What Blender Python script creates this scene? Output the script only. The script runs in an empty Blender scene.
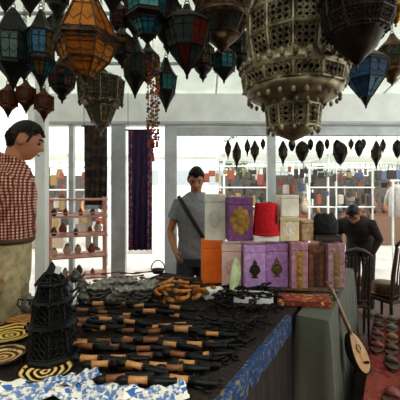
import bpy, bmesh, math, random
from mathutils import Vector, Matrix
from math import sin, cos, pi, exp, radians
R = random.Random(7)
F=340.; CX=200.; HY=190.; CZ=1.45; TZ=.78
SC=bpy.context.scene; COL=SC.collection
def V(*a): return Vector(a)
def P(px,py,d): return V((px-CX)*d/F, d, CZ-(py-HY)*d/F)
def T(px,py,z=TZ):
    d=F*(CZ-z)/(py-HY); return V((px-CX)*d/F,d,z)
# ---------------------------------------------------------------- materials
def rgb(h):
    if isinstance(h,str):
        c=[int(h[i:i+2],16)/255 for i in (0,2,4)]
        c=[x/12.92 if x<=.04045 else ((x+.055)/1.055)**2.4 for x in c]
        return (*c,1)
    return (*h,1)
class NT:
    def __init__(s,name):
        s.m=bpy.data.materials.new(name); s.m.use_nodes=True; s.t=s.m.node_tree; s.t.nodes.clear()
        s.out=s.n('ShaderNodeOutputMaterial'); s.tc=s.n('ShaderNodeTexCoord')
        s.obj=s.tc.outputs['Object']
    def n(s,ty,**k):
        x=s.t.nodes.new(ty)
        for a,b in k.items(): setattr(x,a,b)
        return x
    def l(s,a,b): s.t.links.new(a,b)
    def noise(s,scale,detail=3,vec=None):
        x=s.n('ShaderNodeTexNoise'); x.inputs['Scale'].default_value=scale; x.inputs['Detail'].default_value=detail
        s.l(vec or s.obj,x.inputs['Vector']); return x.outputs['Fac']
    def wave(s,scale,dir='X',dist=0,ty='BANDS'):
        x=s.n('ShaderNodeTexWave',wave_type=ty)
        if ty=='BANDS': x.bands_direction=dir
        else: x.rings_direction=dir
        x.inputs['Scale'].default_value=scale; x.inputs['Distortion'].default_value=dist
        s.l(s.obj,x.inputs['Vector']); return x.outputs['Fac']
    def vor(s,scale,out='Distance',feat='F1'):
        x=s.n('ShaderNodeTexVoronoi',feature=feat); x.inputs['Scale'].default_value=scale
        s.l(s.obj,x.inputs['Vector']); return x.outputs[out]
    def ramp(s,fac,stops,const=False):
        x=s.n('ShaderNodeValToRGB'); e=x.color_ramp.elements
        if const: x.color_ramp.interpolation='CONSTANT'
        while len(e)<len(stops): e.new(.5)
        for i,(p,c) in enumerate(stops): e[i].position=p; e[i].color=rgb(c)
        s.l(fac,x.inputs['Fac']); return x.outputs['Color']
    def mix(s,f,a,b,mode='MIX'):
        x=s.n('ShaderNodeMix',data_type='RGBA',blend_type=mode)
        for i,v in ((0,f),(6,a),(7,b)):
            if hasattr(v,'is_linked'): s.l(v,x.inputs[i])
            elif i==0: x.inputs[0].default_value=v
            else: x.inputs[i].default_value=rgb(v)
        return x.outputs[2]
    def fin(s,col,rough=.6,metal=0,bump=None,bs=.3):
        p=s.n('ShaderNodeBsdfPrincipled')
        if hasattr(col,'is_linked'): s.l(col,p.inputs['Base Color'])
        else: p.inputs['Base Color'].default_value=rgb(col)
        p.inputs['Roughness'].default_value=rough; p.inputs['Metallic'].default_value=metal
        if bump is not None:
            b=s.n('ShaderNodeBump'); b.inputs['Strength'].default_value=bs; b.inputs['Distance'].default_value=.01
            s.l(bump,b.inputs['Height']); s.l(b.outputs[0],p.inputs['Normal'])
        s.l(p.outputs[0],s.out.inputs[0]); return s.m
CACHE={}
def mat(c1,c2=None,rough=.6,metal=0,scale=25,bs=.25):
    k=(c1,c2,rough,metal,scale)
    if k in CACHE: return CACHE[k]
    s=NT('m_'+c1); nz=s.noise(scale,4)
    if c2 is None:
        r=rgb(c1); c2=tuple(x*.72 for x in r[:3])
    col=s.ramp(nz,[(.3,c2),(.68,c1)])
    CACHE[k]=s.fin(col,rough,metal,nz,bs); return CACHE[k]
def mottle(c1,c2,c3):
    s=NT('mottled_'+c1); a=s.ramp(s.vor(45,'Color'),[(.3,c1),(.5,c2),(.75,c3)],True); b=s.ramp(s.noise(18,4),[(.35,c1),(.7,c2)])
    return s.fin(s.mix(.5,a,b),.6)
def glass(c,tp=.42):
    k=('g',c,tp)
    if k in CACHE: return CACHE[k]
    s=NT('glass_'+c); nz=s.noise(30,2); r=[x**.8 for x in rgb(c)[:3]]
    col=s.ramp(nz,[(.3,tuple(x*.7 for x in r)),(.7,tuple(r))])
    br=s.ramp(nz,[(.3,tuple(min(1,x**.6) for x in r)),(.7,tuple(min(1,x**.5) for x in r))])
    tr=s.n('ShaderNodeBsdfTranslucent'); s.l(col,tr.inputs[0])
    gl=s.n('ShaderNodeBsdfPrincipled'); s.l(col,gl.inputs['Base Color']); gl.inputs['Roughness'].default_value=.2
    tt=s.n('ShaderNodeBsdfTransparent'); s.l(br,tt.inputs[0])
    mx=s.n('ShaderNodeMixShader'); mx.inputs[0].default_value=.5
    s.l(tr.outputs[0],mx.inputs[1]); s.l(gl.outputs[0],mx.inputs[2])
    m2=s.n('ShaderNodeMixShader'); m2.inputs[0].default_value=tp
    s.l(mx.outputs[0],m2.inputs[1]); s.l(tt.outputs[0],m2.inputs[2]); s.l(m2.outputs[0],s.out.inputs[0])
    CACHE[k]=s.m; return s.m
def canvas_mat():
    s=NT('tent_canvas'); nz=s.noise(3,3); col=s.ramp(nz,[(.3,'dfe4e0'),(.7,'f2f5f0')])
    tr=s.n('ShaderNodeBsdfTranslucent'); s.l(col,tr.inputs[0]); df=s.n('ShaderNodeBsdfDiffuse'); s.l(col,df.inputs[0])
    mx=s.n('ShaderNodeMixShader'); mx.inputs[0].default_value=.5
    s.l(tr.outputs[0],mx.inputs[1]); s.l(df.outputs[0],mx.inputs[2]); s.l(mx.outputs[0],s.out.inputs[0]); return s.m
CANVAS=canvas_mat()
def plaid():
    if 'plaid' in CACHE: return CACHE['plaid']
    s=NT('plaid'); a=s.ramp(s.wave(19,'Y'),[(.45,'eee2d6'),(.65,'985c54')]); b=s.ramp(s.wave(19,'Z'),[(.45,'f0e4d8'),(.65,'9c6056')])
    c=s.ramp(s.wave(19,'X'),[(.5,'f8f0e8'),(.7,'d0aca0')])
    CACHE['plaid']=s.fin(s.mix(1,s.mix(.95,a,b,'MULTIPLY'),c,'MULTIPLY'),.85); return CACHE['plaid']
def paper():
    s=NT('printed_sheet'); v=s.ramp(s.vor(40,'Color'),[(.25,'d8d6cc'),(.42,'3a68a8'),(.55,'dcd8cc'),(.7,'b89440'),(.78,'ccc8bc')],True)
    ln=s.ramp(s.noise(60,3),[(.45,'d4d2c8'),(.55,'5c78a4')]); blk=s.ramp(s.vor(8,'Color'),[(.45,(0,0,0)),(.5,(1,1,1))],True)
    return s.fin(s.mix(blk,ln,v),.8)
def platem(c1,c2,c3):
    s=NT('painted_plate'); w=s.wave(13,'Z',5,'RINGS'); v=s.vor(38)
    a=s.ramp(w,[(0,c1),(.4,c2),(.75,c3)],True)
    return s.fin(s.mix(s.ramp(v,[(.16,(.9,.9,.9)),(.28,(0,0,0))]),a,c1),.3)
def weave(cs,scale=14,d=3,direction='Z'):
    s=NT('woven'); w=s.wave(scale/4,direction,d); v=s.vor(scale*2,'Color')
    n=len(cs); a=s.ramp(w,[(i/n,c) for i,c in enumerate(cs)],True)
    b=s.ramp(v,[(.3,cs[0]),(.5,cs[-1]),(.8,cs[n//2])],True)
    return s.fin(s.mix(.45,a,b),.9,0,s.noise(120),.4)
DARK=mat('302a21','17140f',.45,.6); BRONZE=mat('664e36','2e2318',.42,.7); SILV=mat('aaa082','544a3a',.42,.65,18,.12)
BRASS=mat('a88038','5a3e1e',.35,.8); IRON=mat('201f20','0f0e0f',.5,.5); ALU=mat('ccd1d2','b0b6b6',.45,.1,6); WHITE=mat('f2f4f0','e0e4de',.55,0,5)
TAN=mat('c89058','9c6a3a',.5,0,30); WOOD=mat('74482a','46291a',.5,0,18); DWOOD=mat('3e2b1e','261810',.45,0,18)
SKIN=mat('bc8460','a06e4e',.55,0,12,.05); HAIR=mat('2a201a','17110d',.5,0,140,.7)
# ---------------------------------------------------------------- mesh builder
class MB:
    def __init__(s): s.v=[];s.f=[];s.mi=[];s.m=0;s.M=Matrix.Identity(4)
    def add(s,vs,fs):
        b=len(s.v); s.v+= [s.M@Vector(p) for p in vs]; s.f+=[[b+i for i in f] for f in fs]; s.mi+=[s.m]*len(fs); return s
    def box(s,c,sz,rot=None):
        c=Vector(c); h=[x/2 for x in sz]; r=rot or Matrix.Identity(3)
        vs=[c+r@V(x*h[0],y*h[1],z*h[2]) for x in(-1,1) for y in(-1,1) for z in(-1,1)]
        return s.add(vs,[(0,1,3,2),(4,6,7,5),(0,4,5,1),(2,3,7,6),(0,2,6,4),(1,5,7,3)])
    def rbox(s,c,sz,b=.006):
        c=Vector(c)
        X,Y,Z=[x/2 for x in sz]
        def ring(ix,z):
            x,y=X-ix,Y-ix; o=[]
            for sx,sy,a0 in((1,1,0),(-1,1,90),(-1,-1,180),(1,-1,270)):
                for k in(0,45,90):
                    a=radians(a0+k); o.append(c+V(sx*(x-b)+b*cos(a),sy*(y-b)+b*sin(a),z))
            return o
        return s.loftr([ring(b,-Z),ring(b*.3,-Z+b*.3),ring(0,-Z+b),ring(0,Z-b),ring(b*.3,Z-b*.3),ring(b,Z)])
    def loftr(s,rings,cap=True):
        n=len(rings[0]); vs=[p for r in rings for p in r]; fs=[]
        for i in range(len(rings)-1):
            for j in range(n):
                k=(j+1)%n; fs.append((i*n+j,i*n+k,(i+1)*n+k,(i+1)*n+j))
        if cap: fs.append(tuple(range(n-1,-1,-1))); fs.append(tuple((len(rings)-1)*n+j for j in range(n)))
        return s.add(vs,fs)
    def tube(s,pts,rad,n=8,ref=None,closed=False):
        pts=[Vector(p) for p in pts]; m=len(pts)
        if not isinstance(rad,(list,tuple)): rad=[rad]*m
        rings=[]; pr=None
        for i,p in enumerate(pts):
            if closed: t=pts[(i+1)%m]-pts[i-1]
            else: t=pts[min(i+1,m-1)]-pts[max(i-1,0)]
            t.normalize()
            a=Vector(ref[i] if isinstance(ref,list) else ref) if ref is not None else (pr or (V(0,0,1) if abs(t.z)<.9 else V(1,0,0)))
            a=a-t*a.dot(t)
            if a.length<1e-5: a=t.orthogonal()
            a.normalize(); pr=a; b=t.cross(a)
            r=rad[i]; ra,rb=(r if isinstance(r,(tuple,list)) else (r,r))
            rings.append([p+a*ra*cos(2*pi*k/n)+b*rb*sin(2*pi*k/n) for k in range(n)])
        if closed: rings.append(rings[0]); return s.loftr(rings,False)
        return s.loftr(rings)
    def lathe(s,prof,n=16,c=(0,0,0),ph=0,sx=1,sy=1):
        c=Vector(c)
        return s.loftr([[c+V(sx*max(r,.0003)*cos(ph+2*pi*k/n),sy*max(r,.0003)*sin(ph+2*pi*k/n),z) for k in range(n)] for r,z in prof])
    def ell(s,c,r,n=12,m=8):
        if not isinstance(r,(tuple,list)): r=(r,r,r)
        c=Vector(c)
        return s.loftr([[c+V(r[0]*max(sin(pi*i/m),.01)*cos(2*pi*k/n),r[1]*max(sin(pi*i/m),.01)*sin(2*pi*k/n),-r[2]*cos(pi*i/m)) for k in range(n)] for i in range(m+1)])
    def torus(s,c,R_,r,ax='Z',n=16,k=6):
        c=Vector(c); pts=[]
        for i in range(n):
            a=2*pi*i/n; p={'Z':V(cos(a),sin(a),0),'X':V(0,cos(a),sin(a)),'Y':V(cos(a),0,sin(a))}[ax]; pts.append(c+p*R_)
        return s.tube(pts,r,k,ref={'Z':(0,0,1),'X':(1,0,0),'Y':(0,1,0)}[ax],closed=True)
    def slab(s,pts,nrm,th):
        nrm=Vector(nrm).normalized()*th; a=[Vector(p) for p in pts]; return s.loftr([a,[p+nrm for p in a]])
    def build(s,name,mat,parent=None,smooth=False,norm=True):
        me=bpy.data.meshes.new(name); me.from_pydata([tuple(v) for v in s.v],[],s.f)
        for mm in (mat if isinstance(mat,list) else [mat]): me.materials.append(mm)
        for p,i in zip(me.polygons,s.mi): p.material_index=i; p.use_smooth=smooth
        if norm:
            b=bmesh.new(); b.from_mesh(me); bmesh.ops.recalc_face_normals(b,faces=b.faces); b.to_mesh(me); b.free()
        o=bpy.data.objects.new(name,me); COL.objects.link(o)
        if parent: o.parent=parent
        return o
def tag(o,label,cat,group=None,kind=None):
    o['label']=label; o['category']=cat
    if group:o['group']=group
    if kind:o['kind']=kind
    return o
def thing(name,label,cat,loc=(0,0,0),rz=0,group=None):
    o=bpy.data.objects.new(name,None); COL.objects.link(o); o.empty_display_size=.05
    o.location=loc; o.rotation_euler=(0,0,rz); return tag(o,label,cat,group)
def struct(o,label=None):
    o['kind']='structure'
    if label:o['label']=label
    return o
def kids(o): return [c for c in o.children]
def copy_tree(o,loc=None,rz=None,label=None,parent=None,scale=None,swap=None):
    c=o.copy(); COL.objects.link(c)
    if parent is not None: c.parent=parent
    if loc is not None:c.location=loc
    if rz is not None:c.rotation_euler=(0,0,rz) if not isinstance(rz,tuple) else rz
    if scale is not None:c.scale=(scale,)*3 if not isinstance(scale,tuple) else scale
    if label:c['label']=label
    if swap and c.type=='MESH':
        for k,m in swap.items():
            if c.name.split('.')[0]==k:
                c.material_slots[0].link='OBJECT'; c.material_slots[0].material=m
    for ch in kids(o): copy_tree(ch,parent=c,swap=swap)
    return c
# ---------------------------------------------------------------- shell
def roofz(y): return 2.68+.24*(4.3-y)
struct(MB().box((0,1.4,-.05),(9,6.2,.1)).build('floor',mat('5a463c','3c2c26',.8,0,8)))
struct(MB().box((0,24.5,-.06),(70,40,.1)).build('ground',mat('c4bfb8','aaa69e',.9,0,3)),'pale paved square beyond the stall')
m=MB(); m.slab([(-3.2,-1.6,roofz(-1.6)),(4.2,-1.6,roofz(-1.6)),(4.2,4.4,roofz(4.4)),(-3.2,4.4,roofz(4.4))],(0,0,1),.01)
struct(m.build('ceiling',CANVAS))
struct(MB().box((-3.2,1.2,1.6),(.04,5.6,3.2)).build('light_blocker_left',mat('d4d2c8','bab8ae',.8,0,3)))  # unseen side panel, added to keep sky light out of the stall
struct(MB().box((.5,-1.6,1.3),(7.4,.04,2.6)).build('light_blocker_back',mat('988c7c','807566',.8,0,3)))  # unseen panel behind the camera, added to dim the light from the front
DF=4.3
def zpy(py,d=DF): return CZ-(py-HY)*d/F
def xpx(px,d=DF): return (px-CX)*d/F
k=1
def trim(c,sz,m_=ALU,label=None):
    global k
    o=struct(MB().rbox(c,sz,.004).build('trim_%d'%k,m_),label); k+=1; return o
trim(((xpx(30)+4.2)/2,DF,(zpy(95)+zpy(126))/2),(4.2-xpx(30),.14,zpy(95)-zpy(126)),WHITE,'white header beam')
trim(((xpx(30)+4.2)/2,DF-.085,zpy(124)),(4.2-xpx(30),.03,.035),ALU,'grey lower lip of the header beam')
trim(((xpx(165)+4.2)/2,DF,(zpy(127.5)+zpy(136))/2),(4.2-xpx(165),.08,zpy(127.5)-zpy(136)),ALU,'grey door head rail')
for a,b in((112,126),(165,177),(267,275)):
    trim(((xpx(a)+xpx(b))/2,DF,zpy(126)/2),(xpx(b)-xpx(a),.1,zpy(126)),ALU,'grey aluminium post')
trim((xpx(42,2.9),2.9,1.45),(.085,.085,2.9),WHITE,'white post behind the plaid shirt')
trim(((xpx(72,4.3)),DF,zpy(126)/2),(.06,.08,zpy(126)),ALU,'grey aluminium post')
for X in (-2.6,-1.9,-1.2,-.5,.2,.9,1.6,2.3,3.0):
    m=MB(); m.tube([(X,-1.5,roofz(-1.5)-.03),(X,4.3,roofz(4.3)-.03)],.014,6); struct(m.build('trim_%d'%k,WHITE)); k+=1
for Y in (.8,1.5,2.2,2.9,3.6):
    m=MB(); m.tube([(-3.1,Y,roofz(Y)-.06),(4.1,Y,roofz(Y)-.06)],.018,6); struct(m.build('trim_%d'%k,mat('a8acac','8c9292',.5))); k+=1
# ---------------------------------------------------------------- lanterns
def q4(A,B,C,D,u,v): return (A*(1-u)+B*u)*(1-v)+(D*(1-u)+C*u)*v
def lantern(name,label,px,d,prof,n=6,cols=('c87a2a','3a6ea0'),metal=DARK,liner='5a4a30',group=None,rz=.26,chain=True,beads=(),bar=.0035,standing=False,cell=.026):
    yb=prof[-1][0]; base=P(px,yb,d); s_=d/F
    if standing: base=Vector((base.x,base.y,TZ))
    root=thing(name,label,'lantern',base,0,group)
    pr=[((yb-p[0])*s_,p[1]*s_,p[2] if len(p)>2 else None) for p in prof]
    fr=MB()
    def c(i,r,z): a=rz+2*pi*i/n; return V(r*cos(a),r*sin(a),z)
    j=0; N=len(pr)-1
    while j<N:
        if pr[j][2]=='m':
            e=j
            while e<N and pr[e][2]=='m': e+=1
            nm_='top_cap' if j==0 else ('bottom_cup' if e==N else 'metal_band')
            MB().lathe([(pr[q][1],pr[q][0]) for q in range(e,j-1,-1)],n if n<10 else 24,ph=rz).build(nm_,metal,root,n>=10)
            j=e
        else: j+=1
    ci=0
    for j in range(N):
        z0,r0,t=pr[j]; z1,r1,_=pr[j+1]
        if t!='m':
            ow=MB(); li=MB()
            if t=='o':
                li.lathe([(r1*.93,z1+.001),(r0*.93,z0-.001)],n,ph=rz)
            for i in range(n):
                A,B,C,D=c(i,r0,z0),c(i+1,r0,z0),c(i+1,r1,z1),c(i,r1,z1)
                fr.tube([A,D],bar,5)
                nrm=(B-A).cross(D-A); 
                mid=(A+B+C+D)/4
                if nrm.dot(V(mid.x,mid.y,0))<0: nrm=-nrm
                nrm.normalize()
                if t=='g':
                    Q=[mid+(p-mid)*.96-nrm*.002 for p in(A,B,C,D)]
                    MB().slab(Q,-nrm,.002).build('glass_panel',glass(cols[(i+ci)%len(cols)]),root)
                    g=lambda u,v:q4(A,B,C,D,u,v)
                    b_=bar*.45
                    for a0 in(0,.5):
                        fr.tube([g(a0+.0,.30),g(a0+.1,.12),g(a0+.25,.04),g(a0+.4,.12),g(a0+.5,.30)],b_,4)
                    fr.tube([g(.5,.02),g(.5,.98)],b_,4)
                    fr.tube([g(.02,.62),g(.25,.8),g(.5,.62),g(.75,.8),g(.98,.62)],b_,4)
                    fr.tube([g(.02,.3),g(.98,.3)],b_,4)
                else:
                    w=((B-A).length+(C-D).length)/2; h=(D-A).length
                    nu=max(1,round(w/cell)); nv=max(1,round(h/cell))
                    for a in range(nu):
                        for b in range(nv):
                            g=lambda u,v:q4(A,B,C,D,(a+u)/nu,(b+v)/nv)
                            ow.tube([g(0,.5),g(.5,0),g(1,.5),g(.5,1),g(0,.5)],bar*.6,4)
                            if (a+b)%2==0: ow.tube([g(.5+.24*cos(x),.5+.24*sin(x)) for x in [2*pi*q/7 for q in range(8)]],bar*.5,4)
                            else: ow.tube([g(.2,.5),g(.8,.5)],bar*.5,4); ow.tube([g(.5,.2),g(.5,.8)],bar*.5,4)
            if t=='o': ow.build('pierced_band',metal,root); li.build('liner',glass(liner,.3),root)
            ci+=1
        rr=r0
        if rr>6*s_:
            if t!='m' or (j and pr[j-1][2]!='m'): fr.tube([c(i,rr,z0) for i in range(n)],bar*1.3,5,ref=(0,0,1),closed=True)
            if (t!='m')!=(j>0 and pr[j-1][2]!='m') and not standing:
                cnt=max(10,int(rr/.011)); 
                for i in range(cnt):
                    f=i/cnt*n; a=c(int(f),rr,z0).lerp(c(int(f)+1,rr,z0),f%1); sgn=1 if (j==0 or t!='m') else -1
                    fr.ell(V(a.x*1.03,a.y*1.03,a.z+.004*sgn),(.0035,.0035,.007),5,3)
    for (y,r,cnt,sz) in beads:
        for i in range(cnt):
            a=2*pi*i/cnt; fr.ell((r*s_*cos(a),r*s_*sin(a),(yb-y)*s_),(sz*s_*.7,sz*s_*.7,sz*s_),6,4)
    if fr.v: fr.build('frame',metal,root)
    if not standing:
        MB().ell((0,0,-.004),(.007,.007,.014),8,6).build('finial',metal,root,True)
    zt=pr[0][0]
    if chain:
        ch=MB(); top=roofz(d)-.07-base.z; z=zt; i=0
        ch.torus((0,0,zt+.008),.012,.0025,'Y',10,5); z=zt+.02
        while z<top:
            ch.torus((0,0,z+.008),.0085,.0018,'X' if i%2 else 'Y',8,4); z+=.015; i+=1
        ch.build('chain',metal,root)
    return root
HG='lanterns hanging from the canopy'
def hl(label,*a,**k_): return lantern('hanging_lantern',label,*a,group=k_.pop('group',HG),**k_)
def std(label,px,d,y0,y1,r,cols,n=6,metal=DARK):
    h=y1-y0
    if n>=8: return hl(label,px,d,[(y0,2,'m'),(y0+h*.12,r*.35,'m'),(y0+h*.24,r*.75,'m'),(y0+h*.32,r*.95,'g'),(y0+h*.5,r,'g'),(y0+h*.68,r*.88,'m'),(y0+h*.8,r*.6,'m'),(y0+h*.88,r*.3,'m'),(y0+h*.93,r*.32,'m'),(y1,1)],10,cols=cols,metal=metal)
    return hl(label,px,d,[(y0,2,'m'),(y0+h*.17,r*.5,'m'),(y0+h*.30,r*.85,'m'),(y0+h*.34,r,'g'),(y0+h*.64,r*.8,'m'),(y0+h*.68,r*.86,'m'),(y0+h*.85,r*.4,'m'),(y1,1)],n,cols=cols,metal=metal)
hl('largest openwork aged metal lantern with a wide pierced middle band, right of centre',293,1.5,
 [(-60,4,'m'),(-50,12,'m'),(-35,20,'o'),(-12,36,'m'),(-6,41,'o'),(16,45,'m'),(20,46,'o'),(42,46,'o'),(64,42,'m'),(70,50,'m'),(77,51,'o'),(90,49,'m'),(97,44,'m'),(104,32,'m'),(108,27,'o'),(128,25,'m'),(134,17,'m'),(141,2)],12,metal=SILV,liner='3a342a',cell=.024,
 beads=[(70,52,28,4),(101,44,24,3),(106,30,18,3),(131,25,14,3)],bar=.0048)
AMB=('f09c30','f8b850','dc8828','3c78b8','f0a440','d08030')
hl('six sided lantern of mostly amber glass flaring over a dark bowl',86,1.45,
 [(-18,3,'m'),(-8,8,'m'),(-2,11,'g'),(38,31,'m'),(43,33,'m'),(46,30,'g'),(62,23,'g'),(77,8,'m'),(83,2)],6,cols=AMB,metal=BRONZE,beads=[(40,32,18,2)],rz=0.1)
hl('teal glass lantern at the top edge, left of the squat grey and red one',147,1.6,
 [(-30,4,'m'),(-18,14,'m'),(-10,19,'g'),(14,19,'m'),(18,21,'m'),(22,16,'g'),(36,8,'m'),(44,1)],6,cols=('4fb8bc','70d0d0','3890ac'))
hl('squat dark lantern with grey and red glass, tapering to a point',187,1.7,
 [(5,3,'m'),(12,6,'m'),(20,20,'m'),(27,26,'g'),(50,19,'g'),(68,5,'m'),(76,1)],8,cols=('7a7e70','54605c','9a3c30','607868'))
hl('round brown pierced lantern cut by the top edge beside the largest one',222,1.85,
 [(-30,8,'m'),(-15,20,'m'),(-5,25,'o'),(16,28,'m'),(22,27,'g'),(36,18,'m'),(47,6,'m'),(53,1)],12,cols=('5a7068','4a4034'),metal=BRONZE,liner='6a5430',cell=.018)
hl('tiny teal lantern below the round brown pierced one',224,2.2,
 [(42,1,'m'),(48,5,'m'),(56,13,'g'),(70,11,'m'),(75,6,'m'),(81,1)],6,cols=('4cb8bc','3c8c90'))
hl('wide dark bronze lantern bowl with pierced rim, in front at the top right',357,1.2,
 [(-50,8,'m'),(-34,22,'m'),(-14,33,'m'),(0,36,'o'),(20,34,'o'),(33,29,'m'),(37,24,'m'),(49,18,'m'),(58,8,'m'),(66,1)],12,metal=mat('44362a','201a12',.42,.6),liner='4a3e2e',beads=[(35,26,18,2.5),(1,37,26,2.5)],cell=.015,bar=.003)
hl('blue glass lantern under the wide bronze bowl at right',366,2.3,
 [(46,2,'m'),(52,8,'m'),(60,19,'m'),(64,21,'g'),(80,18,'g'),(97,6,'m'),(106,1)],6,cols=('6c98c0','4c6c90','98bccc'))
hl('black lantern with grey green panes above the man in plaid',13,1.7,
 [(8,2,'m'),(16,8,'m'),(30,15,'m'),(36,17,'g'),(62,14,'m'),(66,16,'m'),(78,6,'m'),(90,1)],6,cols=('7c9a8a','5c7468'),metal=IRON)
hl('slim teal blue lantern beside the black grey green one',41,1.7,
 [(10,2,'m'),(17,5,'m'),(28,10,'m'),(33,14,'g'),(56,12,'m'),(61,14,'m'),(63,13,'g'),(76,6,'m'),(88,1)],6,cols=('44b4c8','3890b0','a88040'))
hl('small silver pierced lantern with a pointed tip, below the amber one',101,1.9,
 [(68,3,'m'),(74,10,'m'),(80,23,'o'),(103,21,'m'),(107,15,'g'),(122,9,'m'),(128,4,'m'),(134,1)],8,cols=('6a7a6c','a07a3c'),metal=mat('8c8470','443e30',.4,.7,40),liner='5a5644',beads=[(104,21,14,2)],cell=.02)
std('dark narrow lantern behind the string of beads',135,2.2,36,96,13,('5c7470','8a6a40'))
std('thin green blue lantern right of the string of beads',166,2.3,58,110,11,('5cb8b4','4c7c74'))
std('little red glass lantern between the amber and the teal ones',119,2.3,4,36,9,('d84434','a83028'),8)
std('dark amber lantern behind the larger amber one, touching its right side',122,2.0,28,66,13,('6a5a48','c88a3c'),8)
std('dark lantern under the left side of the amber one',62,2.1,56,101,13,('5c7468','b05a34'),8)
std('green glass lantern cut by the top edge above the black one',30,1.8,-40,14,14,('5cac6a','c8583a'))
std('red glass lantern cut by the top left corner',5,1.8,-40,12,14,('c8483a','943424'))
std('brass lantern cut by the top edge between two large ones',256,2.1,-40,16,16,('b88c3c','5a8888'),8,BRONZE)
std('brass lantern cut by the top right corner',396,1.8,-40,24,16,('a07a34','5a7878'),8,BRASS)
std('dark onion shaped lantern squeezed between the teal and squat ones',168,2.1,-12,52,15,('a87c44','4c6868'),8)
std('dark green lantern just left of the amber one, behind the slim teal one',58,2.4,6,54,12,('4c7454','4c7488'))
std('brown glass lantern low behind the squat grey and red one',203,2.5,36,80,12,('a0744a','5a7068'),8)
std('small dark lantern behind the tip of the black grey green one',24,2.4,38,80,12,('5a6e5c','a06a3c'))
std('dark lantern cut by the top edge between the amber and the teal ones',112,1.9,-50,14,15,('c09040','4c7070'))
std('dark amber lantern high behind the slim teal one',57,2.1,-34,20,12,('c88c40','6a4a30'),8)
std('small bronze lantern low, behind and left of the round brown one',206,2.9,0,44,12,('8a7858','4c686c'),8)
std('dark amber lantern low, half behind the dark narrow one',148,2.8,44,84,12,('b07c38','50584c'),8)
std('dark blue glass lantern high between the squat one and the round brown one',204,2.0,-36,20,14,('4c74a0','3c5874'))
std('dark lantern with red panes behind the top of the teal one',136,2.3,-8,40,13,('983830','5a5044'))
std('dark bronze lantern with green panes at the right edge, below the brass one',392,2.6,34,84,15,('4c7060','6c6c4c'),8,BRONZE)
std('small dark lantern half hidden behind the largest one, at its left',240,2.6,24,72,12,('80704c','4a6064'),8)
std('round dark lantern right at the top between the teal and the amber ones',128,1.75,-44,10,13,('607060','a8803c'),8)
std('pale teal lantern at the top edge just right of the teal one',170,1.85,-44,12,14,('7cc0bc','5a9094'))
for i,(px,y0) in enumerate([(8,84),(26,80),(44,88)]):
    hl(['leftmost of three little copper lanterns above the man in plaid','middle of three little copper lanterns above the man in plaid','rightmost of three little copper lanterns, lowest of them'][i],px,2.5,
     [(y0,1,'m'),(y0+5,4,'m'),(y0+9,9,'g'),(y0+21,9,'m'),(y0+26,4,'m'),(y0+32,1)],10,cols=('a8582c','7c4024'),metal=mat('6a4028','382216',.4,.7),group='little copper lanterns')
SG='little lanterns under the door head'
sm=lantern('small_lantern','little pointed dark lantern hanging in the row under the door head',283,4.3,[(141,1,'m'),(145,3,'m'),(149,5,'g'),(156,4.4,'m'),(160,2,'m'),(165,.4)],6,cols=('8a8a80','8a6a48'),group=SG,chain=False,bar=.004)
MB().tube([(0,0,24*DF/F),(0,0,29*DF/F)],.004,5).build('hook',DARK,sm)
s2=lantern('small_lantern','little round dark lantern hanging in the row under the door head',302,4.3,[(141,1,'m'),(143,4,'m'),(146,6,'g'),(152,6.5,'m'),(156,5,'m'),(160,3,'m'),(162,.5)],8,cols=('5a6a6c','7a5a3c'),group=SG,chain=False,bar=.004)
MB().tube([(0,0,21*DF/F),(0,0,26*DF/F)],.004,5).build('hook',DARK,s2)
for j_,(px,sc,dy) in enumerate(((292,.6,0),(311,.55,.02),(319,.9,-.03),(328,.5,.03),(336,.75,-.03),(341,1.1,.03),(351,.5,.0),(358,.8,-.03),(364,.5,.02),(375,1.1,-.03),(383,.6,0),(396,.85,-.03),(228,.8,0),(237,1.1,.03),(247,.7,-.03),(255,.9,.02),(263,.5,0))):
    src,hh=((sm,.367),(s2,26*DF/F))[R.random()<.5]
    copy_tree(src,(xpx(px),DF+dy,zpy(136)-hh*sc),R.random(),scale=(sc*R.uniform(.7,1),)*2+(sc,))
# bead ornament
bo=thing('bead_hanging','long string of red and brass beads with tassels hanging left of centre','hanging ornament',P(153,155,1.9))
RED=mat('a82c26','701a18',.4); 
def sy(y): return (155-y)*1.9/F
for a,(dx,y0,y1) in enumerate([(-5,62,140),(5,62,142),(0,55,156),(-2,70,150),(3,70,135)]):
    m=MB(); m.tube([(dx*.0056,0,sy(y0)),(dx*.0056*.8,0,sy(y1))],.0012,5); y=y0
    while y<y1:
        m.m=R.choice([0,1,1,2,3]); r=R.uniform(.005,.011); m.ell((dx*.0056+R.uniform(-.004,.004),R.uniform(-.012,.012),sy(y)),r,7,5); y+=R.uniform(2.6,4.5)
    m.m=0; m.lathe([(.009,sy(y1)-.03),(.007,sy(y1)),(.002,sy(y1)+.008)],8,c=(dx*.0045,0,0))
    m.build('bead_strand',[RED,BRASS,mat('9a5830'),mat('2a5a60')],bo)
MB().tube([(0,0,sy(56)),(0,0,roofz(1.9)-.07-bo.location.z)],.0015,5).build('cord',DARK,bo)
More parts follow.
